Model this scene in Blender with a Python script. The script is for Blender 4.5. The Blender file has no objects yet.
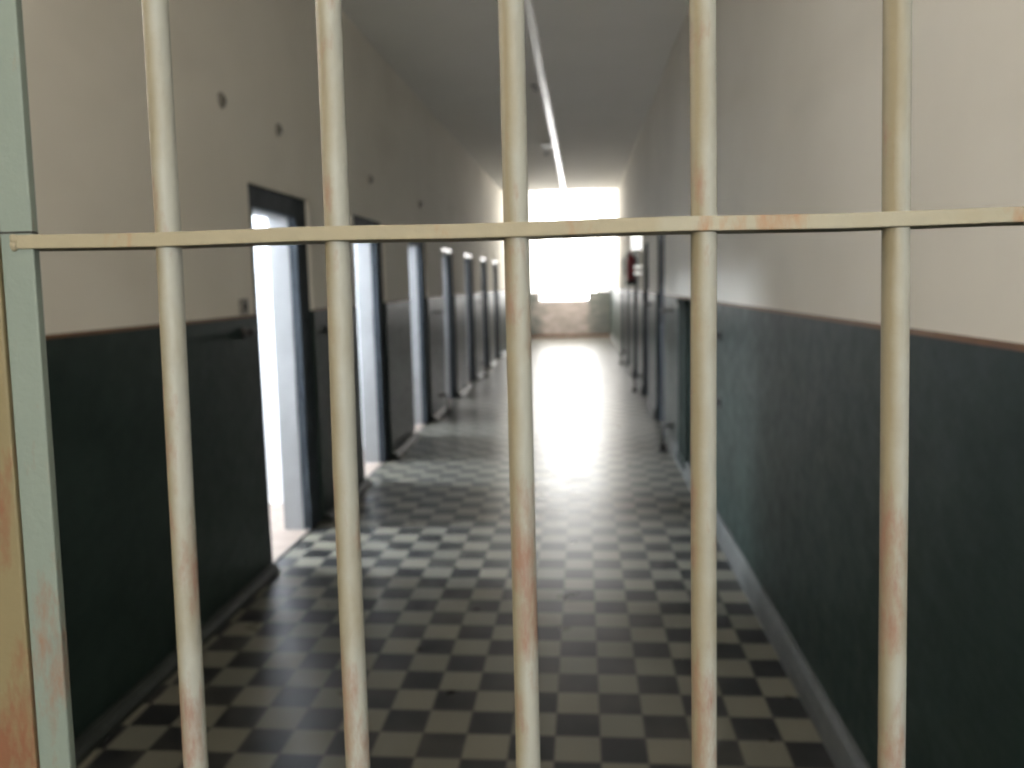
import bpy, bmesh, math, random
from mathutils import Vector, Matrix
random.seed(7)
scene = bpy.context.scene
COL = scene.collection

# ------------------------------------------------------------------ measures (metres; y runs down the corridor)
XL, XR = -1.735, 0.755            # side walls
HC = 3.48                         # corridor ceiling
Y0, Y1, Y2 = -2.8, 18.3, 23.4     # rear wall, end of the low ceiling, end wall
HB = 4.7                          # ceiling of the end bay
DADO = 1.375
TILE = 0.15
WT = 0.185                        # wall thickness at the doorways
PITCH = 1.97
LEFT = [(4.20 + PITCH * i, 4.20 + PITCH * i + 0.95) for i in range(7)]
RIGHT = [(8.20 + PITCH * i, 8.20 + PITCH * i + 0.92) for i in range(5)]
def head(a): return 2.058 if a < 9 else 1.985      # the far doorways are a little lower

# ------------------------------------------------------------------ helpers
def bx(bm, x0, x1, y0, y1, z0, z1):
    v = [bm.verts.new((x, y, z)) for z in (z0, z1) for (x, y) in ((x0, y0), (x1, y0), (x1, y1), (x0, y1))]
    for f in ((0, 3, 2, 1), (4, 5, 6, 7), (0, 1, 5, 4), (1, 2, 6, 5), (2, 3, 7, 6), (3, 0, 4, 7)):
        bm.faces.new([v[i] for i in f])
    return v

def bevel(bm, w, seg=2):
    bmesh.ops.bevel(bm, geom=bm.edges[:], offset=w, segments=seg, affect='EDGES', profile=0.6)

def tube(bm, p, q, r0, r1=None, n=16, caps=True):
    r1 = r0 if r1 is None else r1
    p, q = Vector(p), Vector(q)
    d = (q - p).normalized()
    a = d.orthogonal().normalized(); b = d.cross(a)
    rings = []
    for c, r in ((p, r0), (q, r1)):
        rings.append([bm.verts.new(c + r * (math.cos(2 * math.pi * k / n) * a + math.sin(2 * math.pi * k / n) * b)) for k in range(n)])
    for k in range(n):
        bm.faces.new((rings[0][k], rings[0][(k + 1) % n], rings[1][(k + 1) % n], rings[1][k]))
    if caps:
        bm.faces.new(rings[0][::-1]); bm.faces.new(rings[1])

def path_tube(bm, pts, r, n=12):
    pts = [Vector(p) for p in pts]
    rings = []
    for i, c in enumerate(pts):
        d = (pts[min(i + 1, len(pts) - 1)] - pts[max(i - 1, 0)]).normalized()
        ref = Vector((0.31, 0.2, 0.93)) if abs(d.z) < .8 else Vector((0.95, 0.3, 0.05))
        a = d.cross(ref).normalized(); b = d.cross(a)
        rings.append([bm.verts.new(c + r * (math.cos(2 * math.pi * k / n) * a + math.sin(2 * math.pi * k / n) * b)) for k in range(n)])
    for i in range(len(rings) - 1):
        for k in range(n):
            bm.faces.new((rings[i][k], rings[i][(k + 1) % n], rings[i + 1][(k + 1) % n], rings[i + 1][k]))
    bm.faces.new(rings[0][::-1]); bm.faces.new(rings[-1])

def lathe(bm, prof, axis_o=(0, 0, 0), axis='z', n=24):
    o = Vector(axis_o)
    rings = []
    for r, h in prof:
        ring = []
        for k in range(n):
            c, s = r * math.cos(2 * math.pi * k / n), r * math.sin(2 * math.pi * k / n)
            p = (c, s, h) if axis == 'z' else ((h, c, s) if axis == 'x' else (c, h, s))
            ring.append(bm.verts.new(o + Vector(p)))
        rings.append(ring)
    for i in range(len(rings) - 1):
        for k in range(n):
            bm.faces.new((rings[i][k], rings[i][(k + 1) % n], rings[i + 1][(k + 1) % n], rings[i + 1][k]))
    bm.faces.new(rings[0][::-1]); bm.faces.new(rings[-1])

def obj(name, bm, mat, parent=None, smooth=False, loc=(0, 0, 0)):
    bmesh.ops.recalc_face_normals(bm, faces=bm.faces[:])
    me = bpy.data.meshes.new(name)
    bm.to_mesh(me); bm.free()
    me.materials.append(mat)
    o = bpy.data.objects.new(name, me)
    COL.objects.link(o)
    o.location = loc
    if parent: o.parent = parent
    if smooth:
        for p in me.polygons: p.use_smooth = True
        try: me.set_sharp_from_angle(angle=math.radians(40))
        except Exception: pass
    return o

def struct(name, bm, mat, parent=None):
    o = obj(name, bm, mat, parent)
    if not parent: o['kind'] = 'structure'
    return o

def tag(o, label, cat, group=None):
    o['label'] = label; o['category'] = cat
    if group: o['group'] = group
    return o

def thing(name, label, cat, loc=(0, 0, 0), group=None, rot=(0, 0, 0)):
    o = bpy.data.objects.new(name, None); COL.objects.link(o)
    o.empty_display_size = .05
    o.location = loc; o.rotation_euler = rot
    return tag(o, label, cat, group)

def dup(root, loc, label):
    r = root.copy(); COL.objects.link(r); r.location = loc; r['label'] = label
    for ch in list(root.children):
        c = ch.copy(); COL.objects.link(c); c.parent = r
    return r

# ------------------------------------------------------------------ materials
def new_mat(name):
    m = bpy.data.materials.new(name); m.use_nodes = True
    nt = m.node_tree; nt.nodes.clear()
    out = nt.nodes.new('ShaderNodeOutputMaterial')
    b = nt.nodes.new('ShaderNodeBsdfPrincipled')
    nt.links.new(b.outputs[0], out.inputs[0])
    return m, nt, b

class G:
    """small node-graph writer"""
    def __init__(s, nt): s.nt = nt
    def put(s, sock, v):
        if isinstance(v, bpy.types.NodeSocket): s.nt.links.new(v, sock)
        elif isinstance(v, (tuple, list)) and sock.type == 'RGBA': sock.default_value = (*v[:3], 1)
        else: sock.default_value = v
    def pos(s):
        return s.nt.nodes.new('ShaderNodeTexCoord').outputs['Object']
    def xyz(s, v):
        n = s.nt.nodes.new('ShaderNodeSeparateXYZ'); s.put(n.inputs[0], v); return n.outputs
    def m(s, op, a, b=0.0, c=0.0):
        n = s.nt.nodes.new('ShaderNodeMath'); n.operation = op
        s.put(n.inputs[0], a); s.put(n.inputs[1], b); s.put(n.inputs[2], c)
        return n.outputs[0]
    def noise(s, scale, detail=4, vec=None, stretch=(1, 1, 1), rough=.55):
        mp = s.nt.nodes.new('ShaderNodeMapping'); s.put(mp.inputs['Vector'], vec or s.pos())
        mp.inputs['Scale'].default_value = stretch
        n = s.nt.nodes.new('ShaderNodeTexNoise'); s.nt.links.new(mp.outputs[0], n.inputs['Vector'])
        n.inputs['Scale'].default_value = scale; n.inputs['Detail'].default_value = detail
        n.inputs['Roughness'].default_value = rough
        return n.outputs['Fac']
    def ramp(s, f, lo, hi, a=0.0, b=1.0):
        n = s.nt.nodes.new('ShaderNodeMapRange'); n.clamp = True
        s.put(n.inputs[0], f)
        for i, v in enumerate((lo, hi, a, b)): n.inputs[i + 1].default_value = v
        return n.outputs[0]
    def mix(s, f, a, b):
        n = s.nt.nodes.new('ShaderNodeMix'); n.data_type = 'RGBA'
        s.put(n.inputs[0], f); s.put(n.inputs[6], a); s.put(n.inputs[7], b)
        return n.outputs[2]
    def bump(s, bsdf, h, strength=.3, dist=.01):
        n = s.nt.nodes.new('ShaderNodeBump'); s.put(n.inputs['Height'], h)
        n.inputs['Strength'].default_value = strength; n.inputs['Distance'].default_value = dist
        s.nt.links.new(n.outputs[0], bsdf.inputs['Normal'])

def mat_floor():
    m, nt, b = new_mat('checker_tiles'); g = G(nt)
    x, y, z = g.xyz(g.pos())[:3]
    u = g.m('DIVIDE', x, TILE); v = g.m('DIVIDE', g.m('SUBTRACT', y, 2.4854), TILE)
    cu, cv = g.m('FLOOR', u), g.m('FLOOR', v)
    par = g.m('FLOORED_MODULO', g.m('ADD', cu, cv), 2.0)       # 0 dark, 1 light
    fu = g.m('ABSOLUTE', g.m('SUBTRACT', g.m('FRACT', u), .5)); fv = g.m('ABSOLUTE', g.m('SUBTRACT', g.m('FRACT', v), .5))
    grout = g.ramp(g.m('MAXIMUM', fu, fv), .484, .494)
    cmb = nt.nodes.new('ShaderNodeCombineXYZ'); g.put(cmb.inputs[0], cu); g.put(cmb.inputs[1], cv)
    wn = nt.nodes.new('ShaderNodeTexWhiteNoise'); wn.noise_dimensions = '2D'; nt.links.new(cmb.outputs[0], wn.inputs['Vector'])
    tv = wn.outputs['Value']
    light = g.mix(tv, (.150, .147, .119), (.184, .173, .135))
    dark = g.mix(tv, (.020, .021, .022), (.029, .029, .030))
    c = g.mix(par, dark, light)
    c = g.mix(g.m('MULTIPLY', g.ramp(g.noise(2.2, 6), .45, .75), .35), c, (.14, .13, .105))
    c = g.mix(grout, c, (.07, .065, .055))
    g.put(b.inputs['Base Color'], c)
    g.put(b.inputs['Roughness'], g.ramp(g.noise(5, 5), .3, .75, .27, .35))
    g.put(b.inputs['Specular IOR Level'], .20)
    g.bump(b, g.m('SUBTRACT', g.noise(9, 3), g.m('MULTIPLY', grout, .5)), .05, .004)
    return m

def mat_wall(name, upper, upper2, low, low2, bay_y=None):
    m, nt, b = new_mat(name); g = G(nt)
    p = g.pos(); x, y, z = g.xyz(p)[:3]
    up = g.ramp(z, DADO - .002, DADO + .002)
    big = g.noise(.9, 5); fine = g.noise(14, 4)
    cu = g.mix(g.ramp(big, .35, .7), upper, upper2)
    cu = g.mix(g.m('MULTIPLY', g.ramp(g.noise(1.1, 3, stretch=(1, .55, 1.6)), .55, .75), .18), cu, (.42, .37, .30))
    cl = g.mix(g.ramp(g.noise(3, 5), .3, .7), low, low2)
    g.put(b.inputs['Base Color'], g.mix(up, cl, cu))
    g.put(b.inputs['Roughness'], g.m('ADD', g.m('MULTIPLY', up, .45), g.ramp(fine, .3, .7, .38, .48)))
    g.put(b.inputs['Specular IOR Level'], g.m('SUBTRACT', .14, g.m('MULTIPLY', up, .06)))
    brush = g.noise(22, 2, stretch=(1, .38, 1), rough=.5)
    slow = g.noise(3.5, 2)
    h = g.m('ADD', g.m('MULTIPLY', brush, g.ramp(up, 0, 1, .8, .2)), slow)
    g.bump(b, h, .5, .006)
    return m

def mat_plain(name, c, c2=None, rough=.6, spec=.3, scale=6, bump=.15, metal=0.0, dist=.004):
    m, nt, b = new_mat(name); g = G(nt)
    n = g.noise(scale, 5)
    g.put(b.inputs['Base Color'], g.mix(g.ramp(n, .3, .7), c, c2 or c))
    b.inputs['Roughness'].default_value = rough
    b.inputs['Specular IOR Level'].default_value = spec
    b.inputs['Metallic'].default_value = metal
    if bump: g.bump(b, g.noise(scale * 4, 4), bump, dist)
    return m

def mat_bar(name, green, tan, rust, split=0.0, rustlow=True, lo=.60, vstretch=1.0):
    """old paint: pale grey-green, tanned on one side to carry the warm light, rust coming through"""
    m, nt, b = new_mat(name); g = G(nt)
    p = g.pos(); x, y, z = g.xyz(p)[:3]
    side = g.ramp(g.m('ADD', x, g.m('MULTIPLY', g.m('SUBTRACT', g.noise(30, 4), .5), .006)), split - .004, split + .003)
    c = g.mix(side, tan, green)  # warm and cool light on the bar's two sides, put into its colour
    c = g.mix(g.m('MULTIPLY', g.ramp(g.noise(26, 5, stretch=(1, 1, .35)), .48, .68), .55), c, tan)
    info = nt.nodes.new('ShaderNodeObjectInfo')
    off = nt.nodes.new('ShaderNodeVectorMath'); off.operation = 'ADD'
    cx = nt.nodes.new('ShaderNodeCombineXYZ'); g.put(cx.inputs[2], g.m('MULTIPLY', info.outputs['Random'], 9.0))
    nt.links.new(p, off.inputs[0]); nt.links.new(cx.outputs[0], off.inputs[1])
    r = g.noise(34, 6, vec=off.outputs[0], stretch=(1, 1, .3), rough=.7)
    if rustlow:
        r = g.m('ADD', r, g.ramp(z, 1.20, 1.62, .13, -.02))
    c = g.mix(g.m('MULTIPLY', g.ramp(r, lo, lo + .14), .75), c, rust)
    g.put(b.inputs['Base Color'], c)
    b.inputs['Roughness'].default_value = .55
    b.inputs['Specular IOR Level'].default_value = .35
    g.bump(b, g.m('ADD', r, g.noise(180, 3)), .35, .0012)
    return m

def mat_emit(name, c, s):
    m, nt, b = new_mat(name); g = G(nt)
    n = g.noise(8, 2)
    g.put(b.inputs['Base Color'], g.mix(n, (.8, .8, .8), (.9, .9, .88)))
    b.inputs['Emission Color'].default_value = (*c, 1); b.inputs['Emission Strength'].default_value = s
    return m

def mat_pane():
    m, nt, b = new_mat('window_glass'); g = G(nt)
    out = [n for n in nt.nodes if n.type == 'OUTPUT_MATERIAL'][0]
    t = nt.nodes.new('ShaderNodeBsdfTransparent'); gl = nt.nodes.new('ShaderNodeBsdfGlossy')
    gl.inputs['Roughness'].default_value = .03
    mx = nt.nodes.new('ShaderNodeMixShader'); mx.inputs[0].default_value = .05
    nt.links.new(t.outputs[0], mx.inputs[1]); nt.links.new(gl.outputs[0], mx.inputs[2]); nt.links.new(mx.outputs[0], out.inputs[0])
    nt.nodes.remove(b)
    return m

M_floor = mat_floor()
M_wall = mat_wall('painted_wall', (.74, .70, .62), (.81, .77, .69), (.012, .023, .0185), (.022, .036, .031))
M_ceil = mat_plain('ceiling_plaster', (.87, .85, .80), (.90, .88, .83), rough=.85, spec=.1, scale=1.4, bump=.3, dist=.02)
M_white = mat_plain('whitewash', (.80, .80, .80), (.86, .86, .86), rough=.7, spec=.2, scale=5)
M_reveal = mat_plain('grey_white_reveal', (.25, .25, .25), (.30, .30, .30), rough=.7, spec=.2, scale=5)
M_steel = mat_plain('dark_blue_grey_steel', (.030, .038, .045), (.048, .058, .068), rough=.7, spec=.18, scale=9)
M_lintel = mat_plain('glossy_blue_grey_steel', (.030, .038, .045), (.048, .058, .068), rough=.30, spec=.6, scale=9, bump=0)
M_leaf = mat_plain('grey_steel_door', (.035, .040, .045), (.055, .060, .065), rough=.75, spec=.15, scale=5)
M_dark = mat_plain('blackened_iron', (.018, .018, .018), (.035, .032, .030), rough=.5, spec=.4, scale=20)
M_green = mat_plain('dark_green_steel', (.014, .019, .016), (.022, .028, .024), rough=.9, spec=.05, scale=9)
M_stripe = mat_plain('orange_brown_stripe', (.175, .085, .034), (.12, .06, .028), rough=.5, spec=.3, scale=12, bump=0)
M_skirt = mat_plain('grey_skirting', (.075, .08, .075), (.125, .127, .118), rough=.5, spec=.3, scale=7)
M_skirtL = mat_plain('dark_skirting', (.014, .018, .015), (.03, .035, .031), rough=.5, spec=.3, scale=7)
M_cellfloor = mat_plain('buff_cell_floor', (.22, .175, .145), (.28, .225, .185), rough=.7, scale=8)
def mat_endwall():
    m, nt, b = new_mat('stained_end_wall'); g = G(nt)
    x, y, z = g.xyz(g.pos())[:3]
    n = g.noise(3.2, 5, stretch=(1, 1, 1.8))
    c = g.mix(g.ramp(n, .35, .65), (.36, .30, .265), (.21, .185, .16))
    edge = g.m('ABSOLUTE', g.m('ADD', x, .55))
    e = g.ramp(g.m('ADD', edge, g.m('MULTIPLY', g.m('SUBTRACT', n, .5), .9)), .5, .9)
    c = g.mix(g.m('MULTIPLY', e, .8), c, (.075, .09, .078))
    g.put(b.inputs['Base Color'], c); b.inputs['Roughness'].default_value = .6
    b.inputs['Specular IOR Level'].default_value = .3
    g.bump(b, n, .3, .02)
    return m
M_endwall = mat_endwall()
M_brown = mat_plain('brown_skirting', (.13, .07, .045), (.19, .11, .07), rough=.5, scale=8)
M_trunk = mat_plain('white_plastic', (.78, .77, .73), (.84, .83, .80), rough=.28, spec=.5, scale=10, bump=0)
M_red = mat_plain('red_enamel', (.24, .008, .016), (.28, .014, .02), rough=.3, spec=.5, scale=10, bump=0)
M_black = mat_plain('black_rubber', (.012, .012, .012), (.02, .02, .02), rough=.5, scale=10, bump=0)
M_grey = mat_plain('grey_plastic', (.22, .20, .175), (.28, .255, .22), rough=.5, scale=10, bump=0)
M_dkgrey = mat_plain('dark_grey_plastic', (.11, .10, .09), (.15, .14, .12), rough=.6, scale=10, bump=0)
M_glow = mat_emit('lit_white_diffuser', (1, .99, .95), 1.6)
M_label = mat_emit('glowing_white_strip', (1, .97, .90), .75)  # strips glow on their own to stay white; the sign is no lamp
M_pane = mat_pane()
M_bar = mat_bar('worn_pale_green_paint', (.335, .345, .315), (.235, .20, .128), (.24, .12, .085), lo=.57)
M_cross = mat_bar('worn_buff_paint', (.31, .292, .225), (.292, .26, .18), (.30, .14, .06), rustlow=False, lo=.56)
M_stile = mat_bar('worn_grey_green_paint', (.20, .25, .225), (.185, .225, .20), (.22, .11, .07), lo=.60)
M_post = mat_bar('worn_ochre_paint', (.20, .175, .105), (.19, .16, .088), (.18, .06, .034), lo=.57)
M_rust = mat_plain('orange_rust', (.42, .12, .05), (.25, .07, .035), rough=.8, spec=.2, scale=60, bump=.4)

# ------------------------------------------------------------------ the shell
bm = bmesh.new(); bx(bm, XL - .05, XR + .2, Y0 - .2, Y2 + .5, -.12, 0); struct('floor', bm, M_floor)
bm = bmesh.new(); bx(bm, XL - WT, XR + WT, Y0 - .2, Y1, HC, HC + .25)
struct('ceiling', bm, M_ceil)
bm = bmesh.new(); bx(bm, XL - WT, XR + WT, Y1, Y2 + .6, HB, HB + .2); struct('ceiling_end_bay', bm, M_white)
bm = bmesh.new(); bx(bm, XL - WT, XR + WT, Y1 - .18, Y1, HC + .02, HB); struct('wall_lintel', bm, M_white)

def walled(bm, xa, xb, openings, ytop):
    edges = [Y0] + [e for o in openings for e in o] + [Y2 + .6]
    for a, c in zip(edges[::2], edges[1::2]):
        if a < Y1: bx(bm, xa, xb, a, min(c, Y1), 0, HC + .02)
        if c > Y1: bx(bm, xa, xb, max(a, Y1), c, 0, HB)
    for a, c in openings:
        if a > Y1:
            bx(bm, xa, xb, a, c, 0, BW[2]); bx(bm, xa, xb, a, c, BW[3], HB)
        else:
            bx(bm, xa, xb, a, c, SW[3] if a < 3 else head(a), HC + .02)
BW = (19.8, 22.6, 1.6, 3.8)        # windows added to the end bay's sides, to brighten the end wall
SW = (.75, 1.50, 1.95, 2.80)       # unseen high window put inside the gate to light the right wall
bm = bmesh.new()
walled(bm, XL - WT, XL, [(SW[0], SW[1])] + LEFT + [BW[:2]], HC)
bx(bm, XL - WT, XL, SW[0], SW[1], 0, SW[2])
struct('wall_left', bm, M_wall)
bm = bmesh.new(); walled(bm, XR, XR + WT, RIGHT + [BW[:2]], HC); struct('wall_right', bm, M_wall)
bm = bmesh.new(); bx(bm, XL - WT, XR + WT, Y0 - .2, Y0, 0, HC + .02); struct('wall_rear', bm, M_wall)

FW = .0
JW, JF, HJ = .10, .19, .118   # width of jamb and depth of header of the steel frames
def stripe(side, xa, xb, openings):
    bm = bmesh.new()
    edges = [Y0] + [e for o in openings for e in (o[0] - FW, o[1] + FW)] + [Y2 - .01]
    for a, c in zip(edges[::2], edges[1::2]):
        bx(bm, xa, xb, a, c, DADO - .004, DADO + .010)
    struct('trim_' + side, bm, M_stripe)
stripe('left', XL - .008, XL + .003, LEFT)
stripe('right', XR - .003, XR + .01, RIGHT)

def skirting(side, sgn, xw, openings, t, h, mat):
    bm = bmesh.new()
    edges = [Y0] + [e for o in openings for e in (o[0] - FW, o[1] + FW)] + [Y2 - .01]
    for a, c in zip(edges[::2], edges[1::2]):
        v = []
        for y in (a, c):
            v.append([bm.verts.new((xw + sgn * dx, y, z)) for dx, z in ((-.01, -.01), (t, -.01), (t, h * .45), (t * .75, h * .8), (t * .35, h), (-.01, h))])
        n = 6
        for k in range(n):
            bm.faces.new((v[0][k], v[0][(k + 1) % n], v[1][(k + 1) % n], v[1][k]))
        bm.faces.new(v[0]); bm.faces.new(v[1][::-1])
    struct('baseboard_' + side, bm, mat)
skirting('left', 1, XL, LEFT, .055, .05, M_skirtL)
skirting('right', -1, XR, RIGHT, .03, .13, M_skirt)

# ---- end wall: sill stepped down in the middle, deep splayed window above it
bm = bmesh.new()
WX0, WX1 = -1.25, .40            # outer aperture
IX0, IX1 = -1.62, .68            # inner aperture; splay shaped to show white where the window glares
bx(bm, XL, XR, Y2, Y2 + .32, 0, 1.0)
bx(bm, XL, -1.25, Y2, Y2 + .32, 1.0, 1.25)
bx(bm, .13, XR, Y2, Y2 + .32, 1.0, 1.25)
struct('wall_end', bm, M_endwall)
bm = bmesh.new()
def prism(bm, poly, z0, z1):
    a = [bm.verts.new((x, y, z0)) for x, y in poly]; b = [bm.verts.new((x, y, z1)) for x, y in poly]
    n = len(poly)
    for k in range(n): bm.faces.new((a[k], a[(k + 1) % n], b[(k + 1) % n], b[k]))
    bm.faces.new(a[::-1]); bm.faces.new(b)
prism(bm, [(XL, Y2), (IX0, Y2), (WX0, Y2 + .34), (WX0, Y2 + .42), (XL, Y2 + .42)], 1.25, HB)
prism(bm, [(XR, Y2), (IX1, Y2), (WX1, Y2 + .34), (WX1, Y2 + .42), (XR, Y2 + .42)], 1.25, HB)
bx(bm, XL, XR, Y2, Y2 + .42, 4.5, HB)
struct('wall_end_reveal', bm, M_white)
bm = bmesh.new(); bx(bm, XL, XR, Y2 - .02, Y2 + .01, 0, .07); struct('baseboard_end', bm, M_brown)
bm = bmesh.new()
for a in (WX0, -.43, WX1 - .04): bx(bm, a, a + .04, Y2 + .33, Y2 + .38, 1.0, 4.5)
for z in (1.0, 2.7, 4.46): bx(bm, WX0, WX1, Y2 + .33, Y2 + .38, z, z + .04)
w = struct('window_1', bm, M_white)
bm = bmesh.new(); bx(bm, WX0, WX1, Y2 + .352, Y2 + .358, 1.0, 4.5); obj('pane', bm, M_pane, w)


bm = bmesh.new()
for y in (SW[0], (SW[0] + SW[1]) / 2 - .02, SW[1] - .04): bx(bm, XL - .14, XL - .09, y, y + .04, SW[2], SW[3])
for z in (SW[2], SW[3] - .04): bx(bm, XL - .14, XL - .09, SW[0], SW[1], z, z + .04)
w = struct('window_2', bm, M_white)  # the unseen window, there for light on the near right wall
bm = bmesh.new(); bx(bm, XL - .118, XL - .112, SW[0], SW[1], SW[2], SW[3]); obj('pane', bm, M_pane, w)

for n, (xa, sg) in enumerate(((XL - .14, -1), (XR + .09, 1))):
    bm = bmesh.new()
    for y in (BW[0], (BW[0] + BW[1]) / 2 - .02, BW[1] - .04): bx(bm, xa, xa + .05, y, y + .04, BW[2], BW[3])
    for z in (BW[2], 3.0, BW[3] - .04): bx(bm, xa, xa + .05, BW[0], BW[1], z, z + .04)
    w = struct('window_%d' % (3 + n), bm, M_white)  # added bay windows, bring light to end wall and bay floor
    bm = bmesh.new(); bx(bm, xa + .022, xa + .028, BW[0], BW[1], BW[2], BW[3]); obj('pane', bm, M_pane, w)

# ------------------------------------------------------------------ cells behind the left doorways
CX = -3.95                        # inner face of the cells' window wall
bm = bmesh.new(); bf = bmesh.new()
prev = None
for i, (a, c) in enumerate(LEFT):
    mid = (a + c) / 2
    y0, y1 = mid - PITCH / 2 + .06, mid + PITCH / 2 - .06
    xi = XL - WT
    bx(bm, CX - .2, xi - .001, y0 - .12, y0, 0, 3.0)
    bx(bm, CX - .2, CX, y0, mid - .25, 0, 3.0); bx(bm, CX - .2, CX, mid + .25, y1, 0, 3.0)
    bx(bm, CX - .2, CX, mid - .25, mid + .25, 0, 2.15); bx(bm, CX - .2, CX, mid - .25, mid + .25, 2.80, 3.0)
    bx(bm, xi - .012, xi - .001, y0, a - .001, 0, 3.0); bx(bm, xi - .012, xi - .001, c + .001, y1, 0, 3.0)
    bx(bm, xi - .012, xi - .001, a - .001, c + .001, head(a), 3.0)
    if i == len(LEFT) - 1: bx(bm, CX - .2, xi - .001, y1, y1 + .12, 0, 3.0)
bx(bm, CX - .2, XL - WT, LEFT[0][0] - 1, LEFT[-1][1] + 1, 3.0, 3.1)
struct('wall_cells', bm, M_white)
bm = bmesh.new(); bx(bm, CX - .2, XL - .026, LEFT[0][0] - .9, LEFT[-1][1] + .9, -.1, .004); struct('floor_cells', bm, M_cellfloor)

# ---- steel frames and white reveals of the doorways
def doorframe(name, side, a, c, closed):
    xw = XL if side < 0 else XR
    pf, pb = xw + side * .022, xw + side * .072       # frame front and back, set into the opening
    lo, hi = min(pf, pb), max(pf, pb)
    root = bpy.data.objects.new(name, None); COL.objects.link(root); root['kind'] = 'structure'
    root.location = (xw, (a + c) / 2, 0)
    def P(nm, b, mat, par=None):
        bmesh.ops.translate(b, verts=b.verts[:], vec=-root.location)
        return obj(nm, b, mat, par or root)
    H = head(a); ai, ci, zi = a + JW, c - (JF if side < 0 else JW), H - (HJ if a < 9 else .085)
    for (u, v) in ((a, ai), (ci, c)):
        b = bmesh.new(); bx(b, lo, hi, u, v, 0, zi); bevel(b, .004, 1); P('jamb', b, M_steel)
    b = bmesh.new(); bx(b, lo, hi, a, c, zi, H); bevel(b, .004, 1); P('header', b, M_steel)
    if side < 0 and a > 9:
        b = bmesh.new(); bx(b, pf - .004, pf + .006, a + .01, c - .01, H - .05, H - .012); bevel(b, .002, 1); P('header_strip', b, M_lintel)  # glossy strip added to catch window light as a bright cap
    if not closed:
        b = bmesh.new()
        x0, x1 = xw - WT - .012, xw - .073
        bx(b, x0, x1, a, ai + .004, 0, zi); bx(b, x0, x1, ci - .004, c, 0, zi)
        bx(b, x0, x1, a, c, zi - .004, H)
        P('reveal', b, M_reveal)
        b = bmesh.new(); bx(b, xw - .034, xw - .022, a + .002, c - .002, -.02, .008); P('threshold', b, M_dark)
        for z, y in ((1.27, ai), (.50, ai), (.36, ai)):
            b = bmesh.new(); tube(b, (xw - .05, y - .01, z), (xw - .05, y + .045, z), .008, n=10)
            P('bolt_socket', b, M_dark)
    else:
        b = bmesh.new(); xd = xw + side * .035
        bx(b, min(xd, xd + side * .03), max(xd, xd + side * .03), ai, ci, .01, zi - .005)
        leaf = P('leaf', b, M_leaf)
        for z in (.25, 1.0, 1.7):
            b = bmesh.new(); bx(b, min(xd, xd - side * .01), max(xd, xd - side * .01), ai + .03, ci - .03, z, z + .05)
            P('stiffener', b, M_leaf, leaf)
        b = bmesh.new()
        tube(b, (xd - side * .022, ai + .05, 1.2), (xd - side * .022, ai + .33, 1.2), .010, n=12)
        for y in (ai + .08, ai + .26): bx(b, min(xd, xd - side * .032), max(xd, xd - side * .032), y, y + .03, 1.18, 1.22)
        P('bolt', b, M_dark, leaf)
    return root
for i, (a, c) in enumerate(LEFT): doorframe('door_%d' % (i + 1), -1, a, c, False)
for i, (a, c) in enumerate(RIGHT): doorframe('door_%d' % (i + 8), 1, a, c, True)

# ------------------------------------------------------------------ the gate
TILT = -math.atan(.045)
GY = .5 - 1.545 * .045
def gate_len(z): return z / math.cos(TILT)
gate = thing('barred_gate', 'pale green steel gate of slim rusty bars, across the corridor entrance', 'gate', (0, GY, 0), rot=(TILT, 0, 0))
LC = gate_len(1.5447)
barx = [-.2986, -.1919, -.0830, .0262, .1349] + [.1349 + .1087 * k for k in range(1, 6)]
lean = [-.005, -.006, -.005, -.004, -.0075] + [-.006] * 5
proto = None
for k, x in enumerate(barx):
    bm = bmesh.new()
    pts = [(0, 0, l) for l in (.05, .5, .9, 1.2, 1.4, LC, 1.7, 2.0, 2.28)]
    # hand-forged bars: a hair out of true
    rnd = random.Random(k)
    pts = [(p[0] + rnd.uniform(-.0006, .0006), p[1] + rnd.uniform(-.0005, .0005), p[2]) for p in pts]
    path_tube(bm, pts, .0076, 20)
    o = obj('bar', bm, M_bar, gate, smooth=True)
    o.location = (x, 0, 0)
    s = lean[k]
    if s:
        for v in o.data.vertices: v.co.x += s * (v.co.z - LC)
SX0, SX1 = -.4017, -.3807          # left stile
for nm, l, dz, xl in (('crossbar', LC, .0043, -.3925), ('crossbar', .82, .0041, -.386), ('bottom_rail', .05, .006, -.376), ('top_rail', 2.28, .006, -.40)):
    bm = bmesh.new(); bx(bm, xl, .735, -.0100, .0110, l - dz, l + dz); bevel(bm, .0009, 2)
    bmesh.ops.subdivide_edges(bm, edges=[e for e in bm.edges if abs(e.verts[0].co.x - e.verts[1].co.x) > .5], cuts=24)
    rnd = random.Random(int(l * 100))
    for v in bm.verts: v.co.z += .0005 * math.sin(v.co.x * 31 + l)
    obj(nm, bm, M_cross, gate)
def sheared(name, mat, parent, x0, x1, y0, y1, l0, l1, bev):
    bm = bmesh.new(); bx(bm, x0, x1, y0, y1, l0, l1); bevel(bm, bev, 2)
    for v in bm.verts: v.co.x -= .012 * (v.co.z - LC)
    return obj(name, bm, mat, parent)
sheared('stile', M_stile, gate, SX0, SX1, -.0085, -.0020, .02, 2.31, .0012)
bm = bmesh.new(); bx(bm, .712, .738, -.010, .010, .02, 2.31); bevel(bm, .0016, 2); obj('stile', bm, M_stile, gate)
bm = bmesh.new(); bx(bm, SX0 - .0005, SX1 + .0003, -.0090, -.003, LC + .0056, LC + .0068); obj('stile_joint', bm, M_dark, gate)
bm = bmesh.new()
for k in range(5):
    bmesh.ops.create_icosphere(bm, subdivisions=2, radius=.0022 + .0006 * (k % 2), matrix=Matrix.Translation((-.3925 + .0009 * math.sin(k * 3), -.0088, LC + .0016 * (k - 2))))
obj('weld_bead', bm, M_cross, gate, smooth=True)
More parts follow.
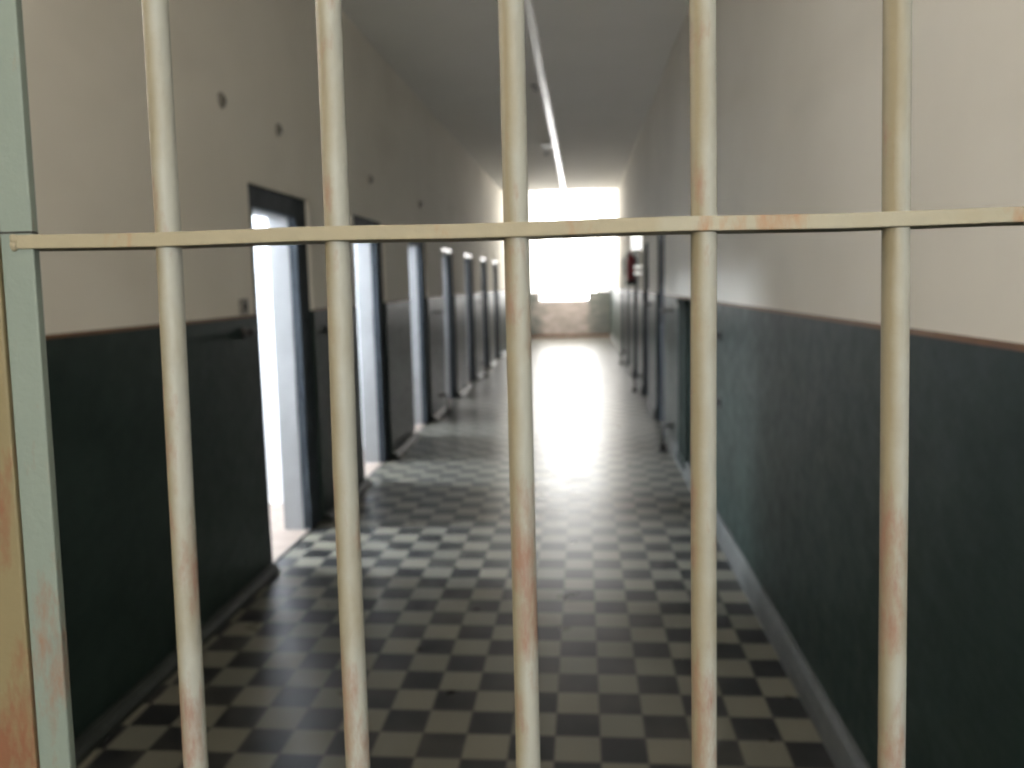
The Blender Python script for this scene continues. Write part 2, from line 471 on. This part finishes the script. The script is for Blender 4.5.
pt = thing('gate_post', 'ochre steel gate post with patches of rust, beside the grey-green stile of the barred gate', 'post', (0, GY, 0), rot=(TILT, 0, 0))
sheared('post', M_post, pt, -.475, SX0 - .0012, -.010, .02, 0, 2.45, .0015)
bm = bmesh.new()
for k in range(5):
    bmesh.ops.create_icosphere(bm, subdivisions=2, radius=.0032, matrix=Matrix.Translation((-.4085 + .0016 * math.cos(k * 1.3), -.0115, LC - .003 + .003 * math.sin(k * 1.3))))
obj('rusty_lug', bm, M_rust, pt, smooth=True)

# ------------------------------------------------------------------ things on the ceiling
tk = thing('cable_trunking', 'long white cable trunking running down the middle of the corridor ceiling', 'cable trunking', (-.40, 0, HC))
bm = bmesh.new(); bx(bm, -.032, .032, Y0 + .02, Y1 - .005, -.026, .0); bevel(bm, .003, 2); obj('trunk', bm, M_trunk, tk)
for y in (2.1, 4.9, 6.75, 8.1, 9.0, 11.5, 14.0, 16.5):
    bm = bmesh.new(); bx(bm, -.036, .036, y, y + .10, -.030, .0); bevel(bm, .003, 2); obj('joint_cover', bm, M_trunk, tk)  # cover over a joint between trunk lengths

lf = thing('ceiling_lamp', 'small white bare-bulb lamp fitting beside the ceiling cable trunking', 'lamp', (-.53, 12.2, HC))
bm = bmesh.new(); bx(bm, -.06, .06, -.06, .06, -.035, 0); bevel(bm, .006, 2); obj('base', bm, M_trunk, lf)
bm = bmesh.new(); bx(bm, .058, .112, -.012, .012, -.022, 0); obj('side_arm', bm, M_trunk, lf)
bm = bmesh.new(); lathe(bm, [(.022, -.035), (.024, -.05), (.020, -.075)]); obj('socket', bm, M_trunk, lf, True)
bm = bmesh.new(); lathe(bm, [(.013, -.075), (.018, -.09), (.030, -.115), (.031, -.13), (.024, -.15), (.008, -.161)]); obj('bulb', bm, M_white, lf, True)

hk = thing('ceiling_hook', 'small dark iron hook in the ceiling, left of the white trunking', 'hook', (-.50, 8.6, HC))
bm = bmesh.new(); lathe(bm, [(.030, 0), (.030, -.006), (.012, -.012)]); obj('rose', bm, M_dark, hk, True)
bm = bmesh.new(); path_tube(bm, [(0, 0, -.008), (0, 0, -.03)] + [(.022 - .022 * math.cos(t), 0, -.03 - .022 * math.sin(t)) for t in [k * math.pi / 8 for k in range(1, 10)]], .005); obj('hook', bm, M_dark, hk, True)

# ------------------------------------------------------------------ things on the walls
ORD = ['first', 'second', 'third', 'fourth']
def rosette():
    t = thing('wall_rosette', '', 'wall fitting', group='round fittings above the left doorways')
    bm = bmesh.new(); lathe(bm, [(.036, 0), (.036, .008), (.030, .014), (.012, .016)], axis='x'); obj('plate', bm, M_grey, t, True)
    bm = bmesh.new(); lathe(bm, [(.016, .014), (.016, .020), (.010, .024), (.003, .025)], axis='x'); obj('stud', bm, M_dkgrey, t, True)
    return t
r0 = rosette()
for k, (y, z) in enumerate(((4.68, 2.40), (6.72, 2.372), (8.83, 2.365))):
    lab = 'small dark round fitting high on the left wall above the %s doorway' % ORD[k]
    if k == 0: r0.location = (XL, y, z); r0['label'] = lab
    else: dup(r0, (XL, y, z), lab)
dup(r0, (XL, 3.93, 2.405), 'small dark round fitting high on the left wall, short of the first doorway')

sw = thing('switch_plate', 'small grey switch plate just above the orange stripe before the first left doorway', 'switch', (XL, 4.04, 1.43))
bm = bmesh.new(); bx(bm, 0, .014, -.045, .045, -.040, .040); bevel(bm, .004, 2); obj('plate', bm, M_grey, sw)
bm = bmesh.new(); bx(bm, .012, .022, -.015, .015, -.018, .018); bevel(bm, .003, 2); obj('rocker', bm, M_dark, sw)

kb = thing('knob', 'dark round knob on the green dado below the switch plate', 'knob', (XL, 4.035, 1.30))
bm = bmesh.new(); lathe(bm, [(.030, 0), (.030, .006), (.014, .012), (.014, .03)], axis='x'); obj('wall_mount', bm, M_dark, kb, True)
bm = bmesh.new(); lathe(bm, [(.012, .03), (.020, .034), (.022, .042), (.014, .050), (.004, .052)], axis='x'); obj('grip', bm, M_dark, kb, True)

def keeper(side):
    """iron holdback bar standing off the wall on two lugs"""
    t = thing('door_holdback', '', 'door holdback', group='iron holdbacks along the dado'); s = -side
    bm = bmesh.new(); bx(bm, min(0, s * .006), max(0, s * .006), -.07, .07, -.03, .03); bevel(bm, .002, 1); obj('wall_mount', bm, M_dark, t)
    bm = bmesh.new(); tube(bm, (0, -.04, 0), (s * .085, -.04, 0), .009, n=12); tube(bm, (s * .085, -.06, 0), (s * .085, .12, 0), .011, n=12); obj('catch_bar', bm, M_dark, t, True)
    return t
kl = keeper(-1)
for k, (y, z, lab) in enumerate(((5.45, 1.235, 'dark iron holdback on the left dado between the first and second doorways'),
                                 (9.55, 1.21, 'dark iron holdback on the left dado just before the fourth doorway'),
                                 (13.6, 1.225, 'dark iron holdback on the left dado just before the sixth doorway'))):
    if k == 0: kl.location = (XL, y, z); kl['label'] = lab
    else: dup(kl, (XL, y, z), lab)
kr = keeper(1)
for k, (y, z, lab) in enumerate(((7.5, 1.25, 'dark iron holdback on the right dado beside the dark green half-height panel'),
                                 (9.72, 1.25, 'dark iron holdback on the right dado between the first two steel doors'),
                                 (4.95, 1.19, 'upper of two dark iron holdbacks on the bare right dado nearest the gate'),
                                 (4.95, .80, 'lower of two dark iron holdbacks on the bare right dado nearest the gate'))):
    if k == 0: kr.location = (XR, y, z); kr['label'] = lab
    else: dup(kr, (XR, y, z), lab)

def stop(side):
    """door stop: arm out of the wall at shin height, leg down to a foot on the floor"""
    t = thing('door_stop', '', 'door stop', group='iron door stops at the foot of the walls'); s = -side
    bm = bmesh.new(); bx(bm, min(0, s * .008), max(0, s * .008), -.04, .04, .18, .26); obj('plate', bm, M_dark, t)
    bm = bmesh.new(); path_tube(bm, [(0, 0, .225), (s * .06, 0, .225), (s * .078, 0, .22), (s * .09, 0, .20), (s * .09, 0, .16), (s * .09, 0, .02)], .012); obj('arm', bm, M_dark, t, True)
    bm = bmesh.new(); lathe(bm, [(.034, 0), (.034, .03), (.028, .055), (.014, .065)], (s * .09, 0, 0)); obj('foot', bm, M_dark, t, True)
    return t
sl = stop(-1)
for k, (y, lab) in enumerate(((9.68, 'dark iron door stop on the floor by the left wall before the fourth doorway'),
                              (13.55, 'dark iron door stop on the floor by the left wall before the sixth doorway'))):
    if k == 0: sl.location = (XL, y, 0); sl['label'] = lab
    else: dup(sl, (XL, y, 0), lab)
sr = stop(1)
for k, (y, lab) in enumerate(((7.42, 'dark iron door stop by the right wall beside the dark green panel'),
                              (11.45, 'dark iron door stop by the right wall between the second and third steel doors'),
                              (15.3, 'dark iron door stop farthest down the right wall'))):
    if k == 0: sr.location = (XR, y, 0); sr['label'] = lab
    else: dup(sr, (XR, y, 0), lab)

pn = thing('steel_panel', 'dark green half-height steel panel on the right wall below the orange stripe', 'panel', (XR, 6.6, 0))
bm = bmesh.new(); bx(bm, -.02, 0, -.27, .26, .06, DADO - .006); bevel(bm, .003, 1); obj('sheet', bm, M_green, pn)
bm = bmesh.new(); bx(bm, -.034, -.019, -.27, .26, DADO - .05, DADO - .006); obj('edge_strip', bm, M_green, pn)  # edge strips along the sheet's top and foot
bm = bmesh.new(); bx(bm, -.034, -.019, -.27, .26, .06, .10); obj('edge_strip', bm, M_green, pn)

# fire extinguisher on the right wall
fx = thing('fire_extinguisher', 'red fire extinguisher with black foot hanging on the right wall near the window', 'fire extinguisher', (XR - .075, 12.55, 1.46))
bm = bmesh.new(); lathe(bm, [(.045, .05), (.062, .055), (.062, .36), (.055, .40), (.035, .43), (.022, .44)]); obj('cylinder', bm, M_red, fx, True)
bm = bmesh.new(); lathe(bm, [(.066, 0), (.068, .01), (.068, .06), (.062, .065)]); obj('foot_ring', bm, M_black, fx, True)
bm = bmesh.new(); lathe(bm, [(.018, .43), (.022, .44), (.022, .475), (.012, .48)]); obj('valve', bm, M_red, fx, True)
bm = bmesh.new(); bx(bm, -.012, .012, -.11, .02, .475, .487); bx(bm, -.012, .012, -.10, .02, .50, .510); bx(bm, -.008, .008, .0, .02, .485, .502); obj('handle', bm, M_red, fx)
bm = bmesh.new(); path_tube(bm, [(-.02, .0, .455), (-.06, 0, .45), (-.085, 0, .40), (-.08, 0, .28), (-.076, 0, .14)], .009); obj('hose', bm, M_black, fx, True)
bm = bmesh.new(); bx(bm, .06, .075, -.03, .03, .18, .44); obj('wall_mount', bm, M_dark, fx)

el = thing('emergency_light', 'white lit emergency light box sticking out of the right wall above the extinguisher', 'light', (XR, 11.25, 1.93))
bm = bmesh.new(); bx(bm, -.14, 0, 0, .05, -.005, .225); bevel(bm, .004, 1); obj('housing', bm, M_trunk, el)  # housing behind the diffusers
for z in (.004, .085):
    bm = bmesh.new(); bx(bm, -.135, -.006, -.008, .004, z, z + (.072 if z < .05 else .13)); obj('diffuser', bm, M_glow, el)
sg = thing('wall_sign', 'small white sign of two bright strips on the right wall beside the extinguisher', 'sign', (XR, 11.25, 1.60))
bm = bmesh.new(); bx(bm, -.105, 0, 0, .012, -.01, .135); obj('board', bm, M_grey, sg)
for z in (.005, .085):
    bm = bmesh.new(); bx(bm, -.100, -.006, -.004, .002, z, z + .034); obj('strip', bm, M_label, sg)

# ------------------------------------------------------------------ light
def area(name, loc, rot, sx, sy, power, col, spread=math.pi):
    l = bpy.data.lights.new(name, 'AREA'); l.shape = 'RECTANGLE'; l.size = sx; l.size_y = sy
    l.energy = power; l.color = col; l.spread = spread
    o = bpy.data.objects.new(name, l); COL.objects.link(o); o.location = loc; o.rotation_euler = rot
    return o
R = math.radians
SKY, CELL_W, ENTR_W = 13.5, 300, 86
def portal(*a):
    o = area(*a); o.data.cycles.is_portal = True; return o
portal('daylight_end_window', ((WX0 + WX1) / 2, Y2 + .45, 2.75), (R(-90), 0, 0), WX1 - WX0, 3.5, 10, (1, 1, 1))
portal('daylight_unseen_side_window', (XL - WT - .01, (SW[0] + SW[1]) / 2, (SW[2] + SW[3]) / 2), (0, R(-90), 0), SW[3] - SW[2], SW[1] - SW[0], 10, (1, 1, 1))
for xx, rz in ((XL - WT - .01, -90), (XR + WT + .01, 90)):
    portal('daylight_added_bay_window', (xx, (BW[0] + BW[1]) / 2, (BW[2] + BW[3]) / 2), (0, R(rz), 0), BW[3] - BW[2], BW[1] - BW[0], 10, (1, 1, 1))
for i, (a, c) in enumerate(LEFT):
    area('daylight_cell_window', (CX - .03, (a + c) / 2, 2.475), (0, R(-90), 0), .64, .48, CELL_W * (1, 1.05, .75, .28, .2, .15, .12)[i], (.80, .89, 1.0))
area('added_entrance_lamp', (.25, Y0 + .02, 2.2), (R(90), 0, 0), .9, 1.5, ENTR_W, (1, .97, .90))  # unseen area lamp added before the blank rear wall; no window there

w = bpy.data.worlds.new('overcast_sky'); scene.world = w; w.use_nodes = True
nt = w.node_tree
bg = [n for n in nt.nodes if n.type == 'BACKGROUND'][0]
bg.inputs[0].default_value = (1, .985, .96, 1); bg.inputs[1].default_value = SKY

# ------------------------------------------------------------------ camera
F = 830.85; yaw, pitch, roll = .0857663, .1198437, -.0217039
fw = Vector((-math.sin(yaw) * math.cos(pitch), math.cos(yaw) * math.cos(pitch), -math.sin(pitch)))
r0v = Vector((math.cos(yaw), math.sin(yaw), 0)); u0 = r0v.cross(fw)
rt = math.cos(roll) * r0v + math.sin(roll) * u0; up = -math.sin(roll) * r0v + math.cos(roll) * u0
cd = bpy.data.cameras.new('camera'); co = bpy.data.objects.new('camera', cd); COL.objects.link(co)
mw = Matrix((rt, up, -fw)).transposed().to_4x4(); mw.translation = Vector((-.0445, 0, 1.5133))
co.matrix_world = mw
cd.sensor_width = 36; cd.lens = F / 1024 * 36; cd.clip_start = .02; cd.clip_end = 200
cd.dof.use_dof = True; cd.dof.focus_distance = .36; cd.dof.aperture_fstop = 11.0
scene.camera = co
scene.view_settings.view_transform = 'Standard'
scene.view_settings.look = 'None'
scene.view_settings.exposure = 0.12
